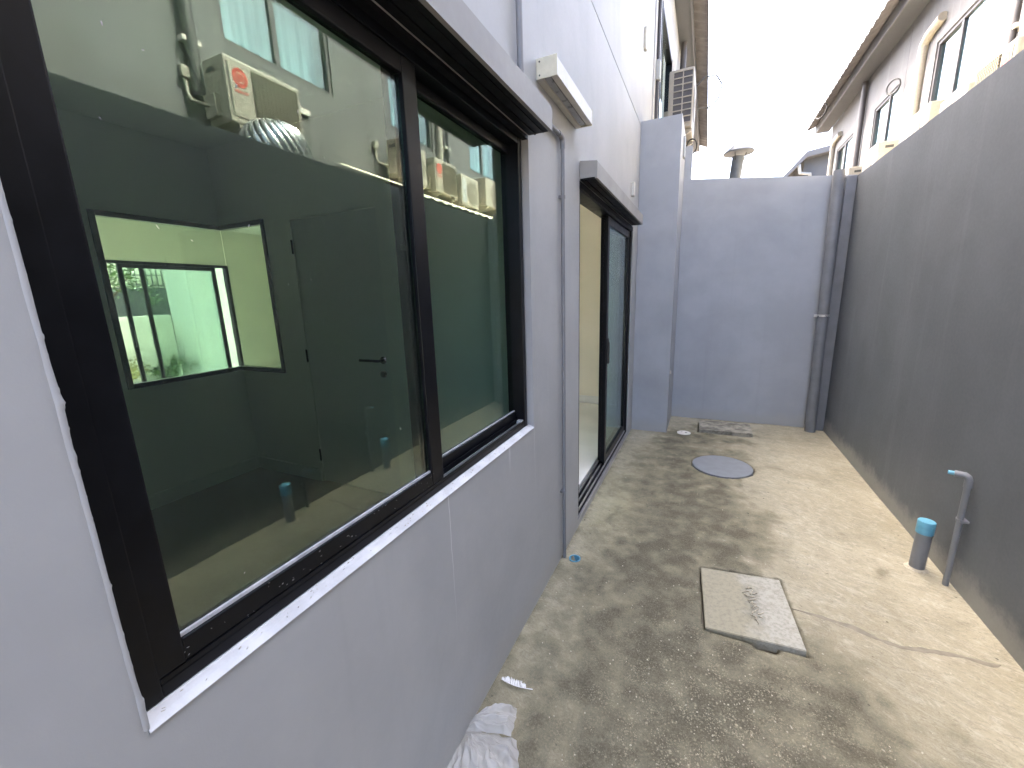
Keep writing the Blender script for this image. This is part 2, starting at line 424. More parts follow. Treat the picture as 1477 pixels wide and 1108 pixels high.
    o['kind'] = 'structure'
    return o
YARD = yard()
pts = [(1.175, 2.145), (1.29, 2.137), (1.409, 2.118), (1.49, 2.078), (1.563, 2.062), (1.66, 2.085), (1.76, 2.10), (1.86, 2.095), (1.90, 2.11)]
def ribbon(name, pts, w, z, mat, parent):
    vs = []; P = []
    for a, b in zip(pts, pts[1:]):
        for t in range(8): P.append((a[0]+(b[0]-a[0])*t/8, a[1]+(b[1]-a[1])*t/8))
    for i, (x, y) in enumerate(P):
        q = P[min(i+1, len(P)-1)]; p = P[max(i-1, 0)]; d = Vector((q[0]-p[0], q[1]-p[1])).normalized(); n = Vector((-d.y, d.x))
        f = min(1, i/10+.15)*w*(.75+.6*fbm(x, y, 14, 3, 2))*min(1, (len(P)-i)/5)
        zz = .004*fbm(x, y, 2.2, 3, 1)
        vs += [(x+n.x*f, y+n.y*f, zz+.0005), (x+n.x*f*.4, y+n.y*f*.4, zz+z), (x-n.x*f*.4, y-n.y*f*.4, zz+z), (x-n.x*f, y-n.y*f, zz+.0005)]
    fs = [(4*i+j, 4*i+j+1, 4*i+5+j, 4*i+4+j) for i in range(len(P)-1) for j in range(3)]
    return raw(name, vs, fs, mat, parent, True)
ribbon('crack_filler', pts, .016, .0035, 'seal', YARD)

# ================================================================== OUR HOUSE
H = thing('townhouse', 'two storey grey townhouse with black framed window and sliding door on the left', 'house', (0, 0, 0))
WY0, WY1, WZ0, WZ1 = .2, 1.70, .945, 2.19
DY0, DY1, DZ0, DZ1 = 2.46, 4.40, .05, 2.19
EZ = 5.72
holed_wall('rear_wall', 'x', -.12, 0, [-3, WY0, WY1, DY0, DY1, BW+.06], [-.3, DZ0, WZ0, WZ1, 3.183, 3.191, EZ],
           [(WY0, WY1, WZ0, WZ1), (DY0, DY1, DZ0, DZ1), (-5, 9, 3.183, 3.191)], 'house_paint', H)
box('wall_joint', (-.11, -.006, -3, BW+.05, 3.180, 3.194), 'hood_dark', H)
box('party_wall', (.0005, .385, 4.69, BW+.05, -.2, 3.225), 'wall_paint', H, .004)
# roof of the house: eave board, gutter and wavy tiles
def roof(parent, xe, y0, y1, z, side, dep, mat_s='soffit'):
    """side +1: eave overhangs towards +x from wall at x=0 offset; tiles climb away from it"""
    s = side
    extrude_y('soffit', [(xe, z), (xe-s*dep, z), (xe-s*dep, z+.02), (xe, z+.02)], y0, y1, mat_s, parent)
    extrude_y('fascia', [(xe+s*.001, z-.03), (xe+s*.022, z-.03), (xe+s*.022, z+.17), (xe+s*.001, z+.17)], y0, y1, 'fascia', parent)
    bm = bmesh.new(); ny = int((y1-y0)/.045); rows = 9
    run = .34
    for r in range(rows):
        A = []; B = []; C_ = []
        for j in range(ny+1):
            y = y0-.12+(y1-y0+.24)*j/ny; wv = .045*abs(math.sin(math.pi*y/.24))
            xa = xe+s*.24-s*r*run; za = z+.085+r*run*.47
            A.append(bm.verts.new((xa, y, za+wv-.035))); B.append(bm.verts.new((xa, y, za+wv))); C_.append(bm.verts.new((xa-s*(run+.03), y, za+(run+.03)*.47+wv-.02)))
        for j in range(ny):
            bm.faces.new((A[j], A[j+1], B[j+1], B[j])); bm.faces.new((B[j], B[j+1], C_[j+1], C_[j]))
    t = frombm('roof_tiles', bm, 'roof_tile', parent); t['kind'] = 'stuff'
    xr = xe-s*(rows*run-.1)
    zr = z+.17+(rows*run)*.47-.05
    raw('roof_deck', [(xe, y0, z+.15), (xe, y1, z+.15), (xr, y1, zr-.02), (xr, y0, zr-.02), (xr-s*3, y0, z+.15), (xr-s*3, y1, z+.15)], [(0, 1, 2, 3), (3, 2, 5, 4)], 'roof_tile', parent)
roof(H, .22, -3, BW+.02, EZ, 1, .219)

# ---- hoods over window and door
HP = [(.0015, 2.292), (.098, 2.280), (.102, 2.276), (.102, 2.190), (.088, 2.190), (.088, 2.198), (.0015, 2.198)]
def hood(y0, y1):
    h = extrude_y('hood', HP, y0, y1, 'hood_paint', H)
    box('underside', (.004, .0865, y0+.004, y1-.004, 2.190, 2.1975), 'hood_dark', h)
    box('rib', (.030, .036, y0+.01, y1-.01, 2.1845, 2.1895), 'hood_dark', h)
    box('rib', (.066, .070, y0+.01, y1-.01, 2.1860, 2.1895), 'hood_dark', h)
    return h
hood(.12, 1.705); hood(2.462, 4.31)

# ---- the big sliding window
win = frame_ring('window', -.105, -.025, WY0+.004, WY1-.018, .962, WZ1-.003, .03, 'black_alu', H, .002, wt=.035, wb=.022)
win['label'] = 'large black aluminium sliding window with green tinted glass'
for x, x_, z in ((-.062, -.058, 1.0), (-.030, -.0265, .993), (-.1, -.097, 1.0)): box('track', (x, x_, WY0+.035, WY1-.05, .9845, z), 'black_alu', win)
box('track_rail', (-.044, -.041, 1.003, WY1-.05, .9845, .992), 'silver', win)
box('stop_block', (-.055, -.030, WY1-.075, WY1-.05, .9845, .997), 'grey_plastic', win, .002)
sL = frame_ring('sash', -.056, -.0275, .226, 1.002, .994, 2.150, .046, 'black_alu', win, .003, wr=.058, wb=.040, wt=.042)
box('glass_pane', (-.045, -.040, .2725, .9435, 1.0345, 2.1075), 'glass_green', win)
boxes('glazing_bead', [(-.0395, -.034, .2725, .9435, 1.0345, 1.0405)], 'caulk', win)
sR = frame_ring('sash', -.096, -.067, .945, 1.686, .994, 2.150, .040, 'black_alu', win, .003, wr=.030, wb=.038, wt=.03)
box('glass_pane', (-.084, -.079, .9855, 1.6555, 1.0325, 2.1195), 'glass_green', win)
box('glazing_bead', (-.0785, -.074, .9855, 1.6555, 1.0325, 1.0375), 'caulk', win)
bm = bmesh.new(); bbox(bm, (-.066, -.058, .953, .985, 1.655, 1.73), .003); bbox(bm, (-.064, -.060, .925, .955, 1.685, 1.70), .002)
frombm('latch', bm, 'rubber', win)
box('dark_head_strip', (-.0248, -.001, WY0+.002, WY1-.002, 2.176, 2.1895), 'hood_dark', win)  # black strip added over the pale underside of the window opening
sill = extrude_y('sill', [(-.028, .9475), (.003, .9475), (.003, .949), (-.010, .9555), (-.024, .9600), (-.028, .9600)], WY0+.001, WY1-.001, 'sill_paint', win)
# wavy bead of filler between frame and plaster
def caulk_line():
    vs = []; n = 420
    for i in range(n+1):
        z = .955+(2.19-.955)*i/n
        l = max(0, fbm(z, 0, 31, 3, 9)-.38)*.006+max(0, fbm(z, 3, 120, 2, 5)-.35)*.0022
        a = .0022+.0012*fbm(z, 0, 11, 2, 3)+l
        y = WY0+.0005
        vs += [(-.0255, y+.0042, z), (-.016, y+a*1.1, z), (-.004, y+a*1.3, z), (.0010+a*.45, y+a*.4, z), (.0014+a*.4, y-.0022-a*.3, z), (-.0003, y-.0050-.0012*fbm(z, 7, 14, 2, 3), z)]
    fs = [(6*i+j, 6*i+j+1, 6*i+7+j, 6*i+6+j) for i in range(n) for j in range(5)]
    raw('plaster_bead', vs, fs, 'house_paint', win, True)
caulk_line()
def specks(name, n, gen, mat, parent):
    bm = bmesh.new()
    for _ in range(n):
        p, d, w = gen(); p = Vector(p); d = Vector(d)
        m = Matrix.Translation(p)
        s = bmesh.ops.create_icosphere(bm, subdivisions=1, radius=1)['verts']
        q = d.to_track_quat('Z', 'Y').to_matrix().to_4x4()
        for v in s: v.co = m @ (q @ Vector((v.co.x*w*.35, v.co.y*w, v.co.z*max(d.length, w))))
    o = frombm(name, bm, mat, parent); o['kind'] = 'stuff'; return o
rs = random.Random(3)
def gsp():
    y = rs.uniform(.3, 1.6); x = -.0392 if y < .94 else -.0782
    return (x, y, rs.uniform(1.06, 2.05)), (0, rs.uniform(-.002, .002), rs.uniform(.0005, .0045)), rs.uniform(.0005, .0012)
specks('dirt_specks', 46, gsp, 'caulk', win)
def ssp():
    return (rs.uniform(-.024, 0), rs.uniform(.22, 1.67), .9605-rs.uniform(.0, .004)), (rs.uniform(-.002, .002), rs.uniform(-.004, .004), .0003), rs.uniform(.0007, .0018)
specks('plaster_crumbs', 90, ssp, 'grit', win)
def fsp():
    return (-.0268, rs.uniform(.24, .95), rs.uniform(.995, 1.033)), (0, rs.uniform(-.003, .003), .0006), rs.uniform(.0003, .0007)
specks('dust_specks', 40, fsp, 'caulk', win)

# ---- sliding door
dr = frame_ring('sliding_door', -.11, -.008, DY0+.003, DY1-.003, .060, DZ1-.003, .042, 'black_alu', H, .003, wb=.012)
boxes('threshold', [(-.118, .002, DY0+.002, DY1-.002, .0505, .0595)], 'silver', dr)
for x in (-.095, -.06, -.025): box('threshold_track', (x, x+.006, DY0+.05, DY1-.05, .0722, .090), 'silver', dr)
box('dark_head_strip', (-.0078, -.001, DY0+.002, DY1-.002, 2.150, 2.1895), 'hood_dark', dr)  # same black strip added at the head of the door opening
def leaf(x0, y0, y1):
    s = frame_ring('door_leaf', x0, x0+.032, y0, y1, .0945, 2.140, .062, 'black_alu', dr, .003)
    box('door_glass', (x0+.013, x0+.018, y0+.0625, y1-.0625, .157, 2.077), 'glass_front', dr)
leaf(-.095, 3.42, 4.350); leaf(-.055, 3.36, 4.352)
bm = bmesh.new(); bbox(bm, (-.022, -.004, 3.377, 3.405, .98, 1.16), .005); bbox(bm, (-.022, -.012, 3.368, 3.414, 1.1, 1.19), .004)
frombm('door_handle', bm, 'rubber', dr)

# ---- rooms behind the glass
FZ = .08
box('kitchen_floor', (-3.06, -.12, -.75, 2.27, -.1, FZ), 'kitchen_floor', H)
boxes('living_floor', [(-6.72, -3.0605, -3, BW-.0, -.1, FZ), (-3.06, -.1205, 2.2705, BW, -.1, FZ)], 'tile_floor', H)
box('ceiling', (-6.72, -.1205, -3, BW, 2.76, 3.1), 'white_wall', H)
OZ0, OZ1 = .99, 2.19
holed_wall('partition_wall', 'x', -3.06, -2.962, [-.75, 1.40, 2.216], [FZ, OZ0, OZ1, 2.76], [(1.40, 2.216, OZ0, OZ1)], 'white_wall', H)
KD0, KD1 = -2.125, -1.30
holed_wall('partition_wall', 'y', 2.2165, 2.31, [-3.06, -2.962, -2.41, KD0, KD1, -.121], [FZ, OZ0, 2.155, OZ1, 2.76], [(-3.2, -2.41, OZ0, OZ1), (KD0, KD1, FZ-.1, 2.155)], 'white_wall', H)
box('partition_wall', (-3.06, -.1205, -.85, -.751, FZ, 2.76), 'white_wall', H)
for b_ in [(-2.9615, -2.949, -.75, 2.203, FZ, .185), (-2.9615, KD0-.02, 2.2035, 2.216, FZ, .185), (KD1+.02, -.121, 2.2035, 2.216, FZ, .185)]: box('baseboard', b_, 'white_gloss', H)
# corner opening glazed in a black frame
cw = boxes('corner_window', [(-3.0, -2.956, 1.40, 1.436, OZ0, OZ1), (-3.0, -2.956, 1.4365, 2.205, OZ0, OZ0+.034), (-3.0, -2.956, 1.4365, 2.205, OZ1-.034, OZ1),
                             (-2.446, -2.41, 2.2055, 2.25, OZ0, OZ1), (-2.999, -2.4465, 2.2055, 2.25, OZ0, OZ0+.034), (-2.999, -2.4465, 2.2055, 2.25, OZ1-.034, OZ1)], 'black_alu', H, .002)
box('corner_glass', (-2.984, -2.979, 1.437, 2.226, OZ0+.035, OZ1-.035), 'glass_clear', cw)
box('corner_glass', (-2.9785, -2.447, 2.228, 2.233, OZ0+.035, OZ1-.035), 'glass_clear', cw)
kd = box('kitchen_door', (KD0+.004, KD1-.004, 2.222, 2.26, FZ+.006, 2.151), 'white_gloss', H, .002)
for z in (1.963, 1.144, .315): tube('hinge', [(KD0-.004, 2.213, z-.05), (KD0-.004, 2.213, z+.05)], .007, 'steel_dark', kd)
bm = bmesh.new(); bmesh.ops.create_cone(bm, cap_ends=True, segments=24, radius1=.026, radius2=.026, depth=.01, matrix=Matrix.Translation((-1.356, 2.2165, 1.136)) @ Matrix.Rotation(math.pi/2, 4, 'X'))
bbox(bm, (-1.54, -1.35, 2.166, 2.180, 1.127, 1.145), .004); bbox(bm, (-1.366, -1.346, 2.1805, 2.211, 1.127, 1.145), .002)
frombm('lever_handle', bm, 'steel_dark', kd)
bm = bmesh.new(); bmesh.ops.create_cone(bm, cap_ends=True, segments=24, radius1=.026, radius2=.022, depth=.014, matrix=Matrix.Translation((-1.366, 2.2145, 1.035)) @ Matrix.Rotation(math.pi/2, 4, 'X'))
frombm('door_lock', bm, 'steel_dark', kd)
box('light_switch', (-1.10, -1.03, 2.208, 2.2162, 1.2, 1.31), 'white_plastic', H, .003)
# party walls and front wall with the front sliding door
box('side_wall', (-6.72, -.1205, BW+.0005, BW+.1, -.3, EZ), 'cream_wall', H)
box('side_wall', (-6.72, -.1205, -3.1, -3.0005, -.3, EZ), 'cream_wall', H)
box('baseboard', (-6.6, -.121, BW-.013, BW, FZ, .185), 'white_gloss', H)
FY0, FY1 = 1.6, 4.45
holed_wall('front_wall', 'x', -6.72, -6.6, [-3, FY0, FY1, BW], [-.3, FZ, 2.2, EZ], [(FY0, FY1, FZ, 2.2)], 'cream_wall', H)
fd = frame_ring('front_door', -6.70, -6.61, FY0+.002, FY1-.002, FZ, 2.198, .04, 'black_alu', H, .003)
for x, a, b in ((-6.652, 2.985, 4.24), (-6.69, 3.245, 4.27)):
    frame_ring('front_leaf', x, x+.03, a, b, FZ+.045, 2.154, .05, 'black_alu', fd, .003)
    box('front_glass', (x+.012, x+.017, a+.0505, b-.0505, FZ+.096, 2.103), 'glass_front', fd)
tube('pull_handle', [(-6.62, 3.0, 1.02), (-6.585, 3.0, 1.02), (-6.575, 3.0, 1.04), (-6.575, 3.0, 1.22), (-6.585, 3.0, 1.24), (-6.62, 3.0, 1.24)], .010, 'rubber', fd, 10)

# ================================================================== ALLEY WALLS
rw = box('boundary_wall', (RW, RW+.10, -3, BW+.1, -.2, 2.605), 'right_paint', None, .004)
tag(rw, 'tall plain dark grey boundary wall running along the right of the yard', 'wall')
bw = raw('end_wall', [(.3855, BW, -.2), (RW-.0005, BW, -.2), (RW-.0005, BW, 2.62), (.3855, BW, 2.79), (.3855, BW+.1, -.2), (RW-.0005, BW+.1, -.2), (RW-.0005, BW+.1, 2.62), (.3855, BW+.1, 2.79)],
         [(0, 1, 2, 3), (5, 4, 7, 6), (3, 2, 6, 7), (1, 5, 6, 2), (4, 0, 3, 7)], 'wall_paint')
box('wall_pier', (.3857, .462, BW+.001, BW+.099, 2.6, 3.13), 'wall_paint', bw)
tag(bw, 'grey painted end wall closing the far end of the yard', 'wall')
cs = box('pipe_casing', (1.872, 1.9575, 5.318, 5.384, 0, 2.605), 'pipe_paint', None, .003)
tag(cs, 'slim square grey casing in the corner beside the round downpipe', 'pipe casing')
t = thing('downpipe', 'thick round grey downpipe standing in the far right corner of the yard', 'pipe', (1.812, 5.268, 0))
tube('pipe', [(.012, -.01, -.02), (0, 0, 1.2), (-.008, .03, 2.66)], .049, 'pipe_paint', t, 32)
tube('clamp', [(0, 0, 1.25), (0, 0, 1.272)], .0535, 'chrome', t, 32)
box('clamp_bolt', (-.076, -.051, -.012, .012, 1.247, 1.275), 'chrome', t, .002)
tube('clamp_stem', [(-.04, .03, 1.262), (-.04, .114, 1.262)], .006, 'chrome', t, 8)

# capped waste stubs and water risers by the right wall
def stub(x, y, label):
    t = thing('capped_pipe', label, 'pipe', (x, y, 0), group='capped waste pipes by the right wall')
    lathe('pipe', [(.0335, -.05), (.0335, .225)], 'pipe_paint', t, 28)
    lathe('cap', [(.0335, .219), (.0375, .219), (.0375, .287), (.0355, .291), (.025, .2925)], 'blue_plastic', t, 28)
    lathe('mortar', [(.056, -.004), (.048, .003), (.039, .007), (.034, .009)], 'mortar', t, 24)
    t.rotation_euler = (0, math.radians(1.2), 0)
stub(1.856, 2.765, 'grey pipe stub with a blue cap standing in front of the elbowed riser')
stub(1.856, 1.748, 'grey capped pipe stub mirrored in the lower left window pane')
def riser(x, y, h, label):
    t = thing('water_riser', label, 'pipe', (x, y, 0), group='water risers on the right wall')
    tube('pipe', [(0, 0, -.03), (.004, 0, h-.045)], .0128, 'pipe_paint', t, 16)
    tube('elbow', [(.004, 0, h-.06), (.004, 0, h-.025), (-.001, .003, h-.008), (-.012, .008, h), (-.045, .02, h)], .0162, 'pipe_paint', t, 16)
    tube('plug', [(-.045, .02, h), (-.066, .028, h)], .0105, 'blue_plastic', t, 12)
    tube('clamp', [(.002, 0, h*.60), (.002, 0, h*.60+.014)], .0158, 'pipe_paint', t, 16)
    box('clamp_tab', (-.004, .028, -.024, .024, h*.60+.001, h*.60+.013), 'pipe_paint', t)
riser(1.931, 2.648, .615, 'thin grey water riser with elbow and blue plug on the right wall')
riser(1.931, 1.95, .30, 'short grey water pipe with elbow mirrored in the left window pane')

# ---- covers and drain in the yard
cen = Vector((sum(p[0] for p in COVER)/4, sum(p[1] for p in COVER)/4, 0))
bm = bmesh.new(); top = []; bot = []
for i, p in enumerate(COVER):
    lift = (.004, .007, .017, .006)[i]
    top.append(bm.verts.new((p[0]-cen.x, p[1]-cen.y, lift))); bot.append(bm.verts.new((p[0]-cen.x, p[1]-cen.y, lift-.05)))
bm.faces.new(top[::-1]); bm.faces.new(bot)
for i in range(4): bm.faces.new((top[i], top[(i+1) % 4], bot[(i+1) % 4], bot[i]))
bmesh.ops.bevel(bm, geom=bm.edges[:], offset=.003, segments=2, affect='EDGES')
k = N('cover_concrete'); a = k.noise(6, 6, .65); b = k.noise(60, 4, .7)
sp = k.new('SeparateXYZ'); tc = k.new('TexCoord'); k.lk(tc.outputs['Object'], sp.inputs[0])
gx = k.math('ADD', sp.outputs[0], k.math('MULTIPLY', k.math('SUBTRACT', a, .5), .35))
c = k.mix(k.rng(gx, .08, -.03), (.35, .335, .275), (.285, .26, .18))
c = k.mix(k.rng(b, .42, .68, 0, .55), c, (.17, .155, .11)); c = k.mix(k.rng(k.noise(17, 6, .75), .5, .68, 0, .5), c, (.20, .18, .125))
wr = k.math('MULTIPLY', k.rng(k.math('ABSOLUTE', k.math('SUBTRACT', sp.outputs[0], .03)), .07, .0), k.rng(k.math('ABSOLUTE', sp.outputs[1]), .2, .08))
c = k.mix(k.math('MULTIPLY', wr, k.rng(k.noise(22, 5, .7), .45, .6, .05, .4)), c, (.16, .15, .12))
wv = k.math('MULTIPLY', wr, k.noise(48, 5, .8, dist=3))
MAT['cover_concrete'] = k.done(c, .8, k.bump(k.math('ADD', k.math('MULTIPLY', b, .4), k.math('MULTIPLY', wv, 2.)), .6, .006))
cv = frombm('inspection_cover', bm, 'cover_concrete', None, loc=cen)
tag(cv, 'square pale concrete inspection cover lying slightly tilted in the yard floor', 'cover')
rl = random.Random(11)
bm = bmesh.new()       # roughly cast lettering worn beyond reading
for i in range(26):
    f = i/25; y = .13-.24*f+rl.uniform(-.01, .01); x = .015+.03*f+rl.uniform(-.018, .018)
    p = [Vector((x+rl.uniform(-.012, .012), y+rl.uniform(-.012, .012), .0085+.004*f)) for _ in range(2)]
    s = bmesh.ops.create_icosphere(bm, subdivisions=1, radius=1)['verts']; d = p[1]-p[0]; q = d.to_track_quat('Z', 'Y').to_matrix()
    for v in s: v.co = p[0]+q @ Vector((v.co.x*.0035, v.co.y*.0035, v.co.z*(d.length+.004)))
o = frombm('cast_marks', bm, 'grit', cv, True); o['kind'] = 'stuff'
mh = lathe('manhole_cover', [(MH[2], -.05), (MH[2], .003), (MH[2]-.004, .0065), (.001, .008)], 'manhole', None, 64, (MH[0], MH[1], 0))
tag(mh, 'round smooth grey painted manhole cover in the yard floor', 'manhole cover')
k = N('old_slab'); a = k.noise(9, 6, .7); b = k.noise(70, 4)
c = k.mix(k.rng(a, .38, .62), (.13, .12, .09), (.34, .31, .24)); MAT['old_slab'] = k.done(c, .85, k.bump(k.math('ADD', a, k.math('MULTIPLY', b, .5)), .6, .01))
os_ = box('drain_slab', (SLAB[0], SLAB[1], SLAB[2], SLAB[3], -.04, .024), 'old_slab', None, .004)
os_.rotation_euler = (0, math.radians(-.6), 0); os_.location.z = .004
tag(os_, 'mossy dark concrete slab over a drain at the foot of the end wall', 'slab')
t = thing('floor_drain', 'small white round floor drain cover beside the party wall corner', 'drain', (.565, 4.735, .002))
lathe('cover', [(.07, 0), (.07, .006), (.062, .009), (.001, .0105)], 'white_plastic', t, 32)
lathe('screw', [(.012, .0095), (.012, .012), (.002, .012)], 'steel_dark', t, 12, (.022, -.008, 0))
lathe('screw', [(.006, .0095), (.006, .0115), (.002, .0115)], 'steel_dark', t, 12, (-.024, .008, 0))
t = thing('drain_socket', 'open blue plastic pipe socket set in the floor below the conduit', 'drain', (.078, 2.118, 0))
lathe('socket', [(.034, -.03), (.034, .005), (.031, .006), (.0285, .004), (.0285, -.05)], 'blue_plastic', t, 28, cap=False)
lathe('well', [(.0284, -.045), (.0284, -.044)], 'dark_blue', t, 28)

# ---- lamp, conduits and small fittings on the house wall
t = thing('wall_lamp', 'long white fluorescent lamp box mounted on the wall between window and door', 'lamp', (0, 1.80, 2.43))
extrude_y('housing', [(.001, .0), (.001, .074), (.086, .074), (.090, .068), (.090, .004), (.062, .004), (.058, .012), (.03, .012), (.026, .0)], .004, .578, 'white_plastic', t)
box('diffuser', (.0305, .0575, .02, .565, .004, .0115), 'diffuser', t)
for y in (0, .5785):
    e = box('end_cap', (.0012, .0915, y, y+.0035, -.001, .0755), 'cream_plastic', t, .001)
    if y == 0:
        for z in (.012, .062): lathe('screw', [(.0035, 0), (.0035, .001), (.001, .0016)], 'steel_dark', e, 10, (.016, -.0012, z)).rotation_euler = (math.pi/2, 0, 0)
t = thing('conduit', 'thin grey conduit running down the house wall between window and sliding door', 'conduit', (.017, 2.098, 0))
tube('pipe', [(0, .008, .0), (0, .006, 1.1), (0, 0, 2.262)], .0102, 'pipe_paint', t, 14)
tube('elbow', [(0, 0, 2.25), (0, 0, 2.272), (0, -.008, 2.292), (0, -.03, 2.300), (0, -.06, 2.300)], .0128, 'pipe_paint', t, 14)
tube('branch', [(0, -.06, 2.300), (0, -.2, 2.296), (0, -.392, 2.262)], .0102, 'pipe_paint', t, 14)
for z in (.44, 2.03):
    c_ = tube('clip', [(0, .003, z-.008), (0, .003, z+.008)], .0125, 'pipe_paint', t, 14)
    box('tab', (-.0165, -.004, -.018, .024, z-.006, z+.006), 'pipe_paint', c_)
t = thing('conduit', 'thin grey conduit rising from the window hood up the house wall', 'conduit', (.016, 1.60, 2.285))
tube('pipe', [(0, 0, 0), (0, -.012, 1.2), (0, -.02, 3.3)], .012, 'pipe_paint', t, 14)
for z in (.9, 2.2): tube('clip', [(0, -.004-z*.005, z-.008), (0, -.004-z*.005, z+.008)], .0145, 'pipe_paint', t, 14)
tag(box('junction_box', (.0008, .03, 4.205, 4.262, 2.44, 2.56), 'white_plastic', None, .004), 'small white box on the wall above the door hood', 'junction box')
tag(box('weep_vent', (.0008, .028, 4.70, 4.76, 3.86, 4.05), 'white_plastic', None, .008), 'small white vent on the upper house wall above the wall joint', 'vent')
tag(box('wall_socket', (.3855, .402, 5.02, 5.12, 2.93, 3.13), 'grey_plastic', None, .004), 'flat grey fitting on the side of the party wall near its top', 'wall fitting')
tag(box('tap_plate', (.3855, .395, 4.79, 4.815, .655, .69), 'white_plastic', None, .003), 'tiny white plate low on the party wall edge', 'wall fitting')

# ================================================================== AIR CONDITIONERS
def ac_unit(name, label, loc, rz, kind, w=.68, h=.50, d=.27, side_louvre=False, group='air conditioner outdoor units on the neighbouring wall', bracket=True):
    """front faces local -x, width along y; origin at the wall under the unit"""
    t = thing(name, label, 'air conditioner', loc, rz, group)
    x1 = -.12; x0 = x1-d; y0, y1 = -w/2, w/2
    bm = bmesh.new(); bbox(bm, (x0, x1, y0, y1, 0, h), .018); frombm('casing', bm, 'ac_case', t)
    pw = .30*w
    gy0, gy1 = y0+pw+.02, y1-.03; gz0, gz1 = .05, h-.05; gc = (gy0+gy1)/2; zc = (gz0+gz1)/2; R = min(gy1-gy0, gz1-gz0)/2
    if kind == 'logo':
        g = box('grille_panel', (x0-.004, x0-.0005, gy0, gy1, gz0, gz1), 'grille_shadow', t, .001)
        bl = []
        n = 15
        for i in range(n+1):
            z = gz0+(gz1-gz0)*i/n; bl.append((x0-.012, x0-.0045, gy0, gy1, z-.0055, z+.0055))
        for i in range(12):
            y = gy0+(gy1-gy0)*(i+.5)/12; bl.append((x0-.0155, x0-.0125, y-.006, y+.006, gz0, gz1))
        boxes('grille_bars', bl, 'grille_cream', t)['kind'] = 'stuff'
        lp = box('label_panel', (x0-.006, x0-.0005, y0+.035, y0+pw-.005, .06, h-.045), 'ac_case', t, .002)
        yc, zl = y0+.015+pw/2, h-.15
        m = lathe('logo_disc', [(.085, 0), (.085, .0015), (.002, .0016)], 'red_mark', lp, 32, (x0-.0062, yc, zl)); m.rotation_euler = (0, -math.pi/2, 0); m.scale = (.92, .8, 1)
        m2 = lathe('logo_swirl', [(.052, 0), (.058, .0012), (.064, 0)], 'ac_case', lp, 28, (x0-.0079, yc, zl), cap=False); m2.rotation_euler = (0, -math.pi/2, 0); m2.scale = (.7, .55, 1)
        bm = bmesh.new()
        for i in range(8):
            yy = yc-.064+i*.016
            bbox(bm, (x0-.0078, x0-.0062, yy, yy+.010, zl-.122, zl-.100))
        frombm('brand_letters', bm, 'red_mark', lp)
        box('sticker', (x0-.0075, x0-.0062, yc-.03, yc+.035, .11, .19), 'ac_case', lp)
        box('vent_slot', (x0-.003, x0-.0004, y0+.022, y0+.03, .06, h-.05), 'grille_shadow', t)
    else:
        lathe_o = lathe('fan_well', [(R, 0), (R, .004), (.002, .004)], 'grille_cream', t, 40, (x0-.0005, gc, zc)); lathe_o.rotation_euler = (0, -math.pi/2, 0)
        bm = bmesh.new()
        for j in range(9):
            r = R*(.16+.84*j/8); n = 36
            for i in range(n):
                a0_, a1_ = 2*math.pi*i/n, 2*math.pi*(i+1)/n
                vs = [bm.verts.new((x0-.014, gc+q*math.cos(a), zc+q*math.sin(a))) for a in (a0_, a1_) for q in (r-.004, r+.004)]
                bm.faces.new((vs[0], vs[1], vs[3], vs[2]))
        for i in range(14):
            a = 2*math.pi*i/14; c_, s_ = math.cos(a), math.sin(a)
            vs = [bm.verts.new((x0-.012, gc+q*c_-e*s_, zc+q*s_+e*c_)) for q in (R*.1, R) for e in (-.004, .004)]
            bm.faces.new((vs[0], vs[1], vs[3], vs[2]))
        frombm('grille_rings', bm, 'ac_case', t)
        hb = lathe('hub', [(.045, 0), (.045, .006), (.002, .008)], 'ac_case', t, 24, (x0-.0142, gc, zc)); hb.rotation_euler = (0, -math.pi/2, 0)
        box('label_panel', (x0-.003, x0-.0005, y0+.03, y0+pw-.02, .05, h-.05), 'grey_plastic' if kind == 'fan' else 'ac_case', t, .001)
    # pipe cover and valve hump on the near end, brackets below
    boxes('valve_cover', [(x1-.18, x1-.02, y0-.045, y0-.0005, .05, .24)], 'ac_case', t, .012)
    box('handle_recess', (x1-.17, x1-.06, y0-.002, y0-.0003, h-.11, h-.07), 'grille_shadow', t)
    if side_louvre:
        bl = []; lou = box('side_recess', (x0+.012, x1-.05, y1+.0004, y1+.002, .05, h-.03), 'dark_pipe', t)
        xa, xb = x0+.012, x1-.05; xm = (xa+xb)/2
        for x in (xa, xm, xb): bl.append((x-.006, x+.006, y1+.0025, y1+.012, .05, h-.03))
        for i in range(9):
            z = .05+(h-.08)*i/8; bl.append((xa+.0065, xm-.0065, y1+.0025, y1+.014, z-.005, z+.005)); bl.append((xm+.0065, xb-.0065, y1+.0025, y1+.014, z-.005, z+.005))
        boxes('side_louvre', bl, 'ac_case', t)['kind'] = 'stuff'
    if bracket:
        for y in (y0+.08, y1-.08):
            raw('bracket', [(-.001, y-.015, -.004), (x0-.0, y-.015, -.004), (x0, y-.015, -.03), (-.03, y-.015, -.20), (-.001, y-.015, -.20)]+[(-.001, y+.015, -.004), (x0, y+.015, -.004), (x0, y+.015, -.03), (-.03, y+.015, -.20), (-.001, y+.015, -.20)],
                [(4, 3, 2, 1, 0), (5, 6, 7, 8, 9), (0, 1, 6, 5), (1, 2, 7, 6), (2, 3, 8, 7), (3, 4, 9, 8), (4, 0, 5, 9)], 'ac_case', t)
    tube('gas_pipe', [(x1-.08, y0-.04, .15), (x1-.05, y0-.07, .16), (-.06, y0-.09, .20), (-.028, y0-.10, .26), (-.028, y0-.10, .40)], .014, 'ac_case', t, 10)
    box('pipe_box', (-.055, -.001, y0-.135, y0-.065, .38, .47), 'ac_case', t, .006)
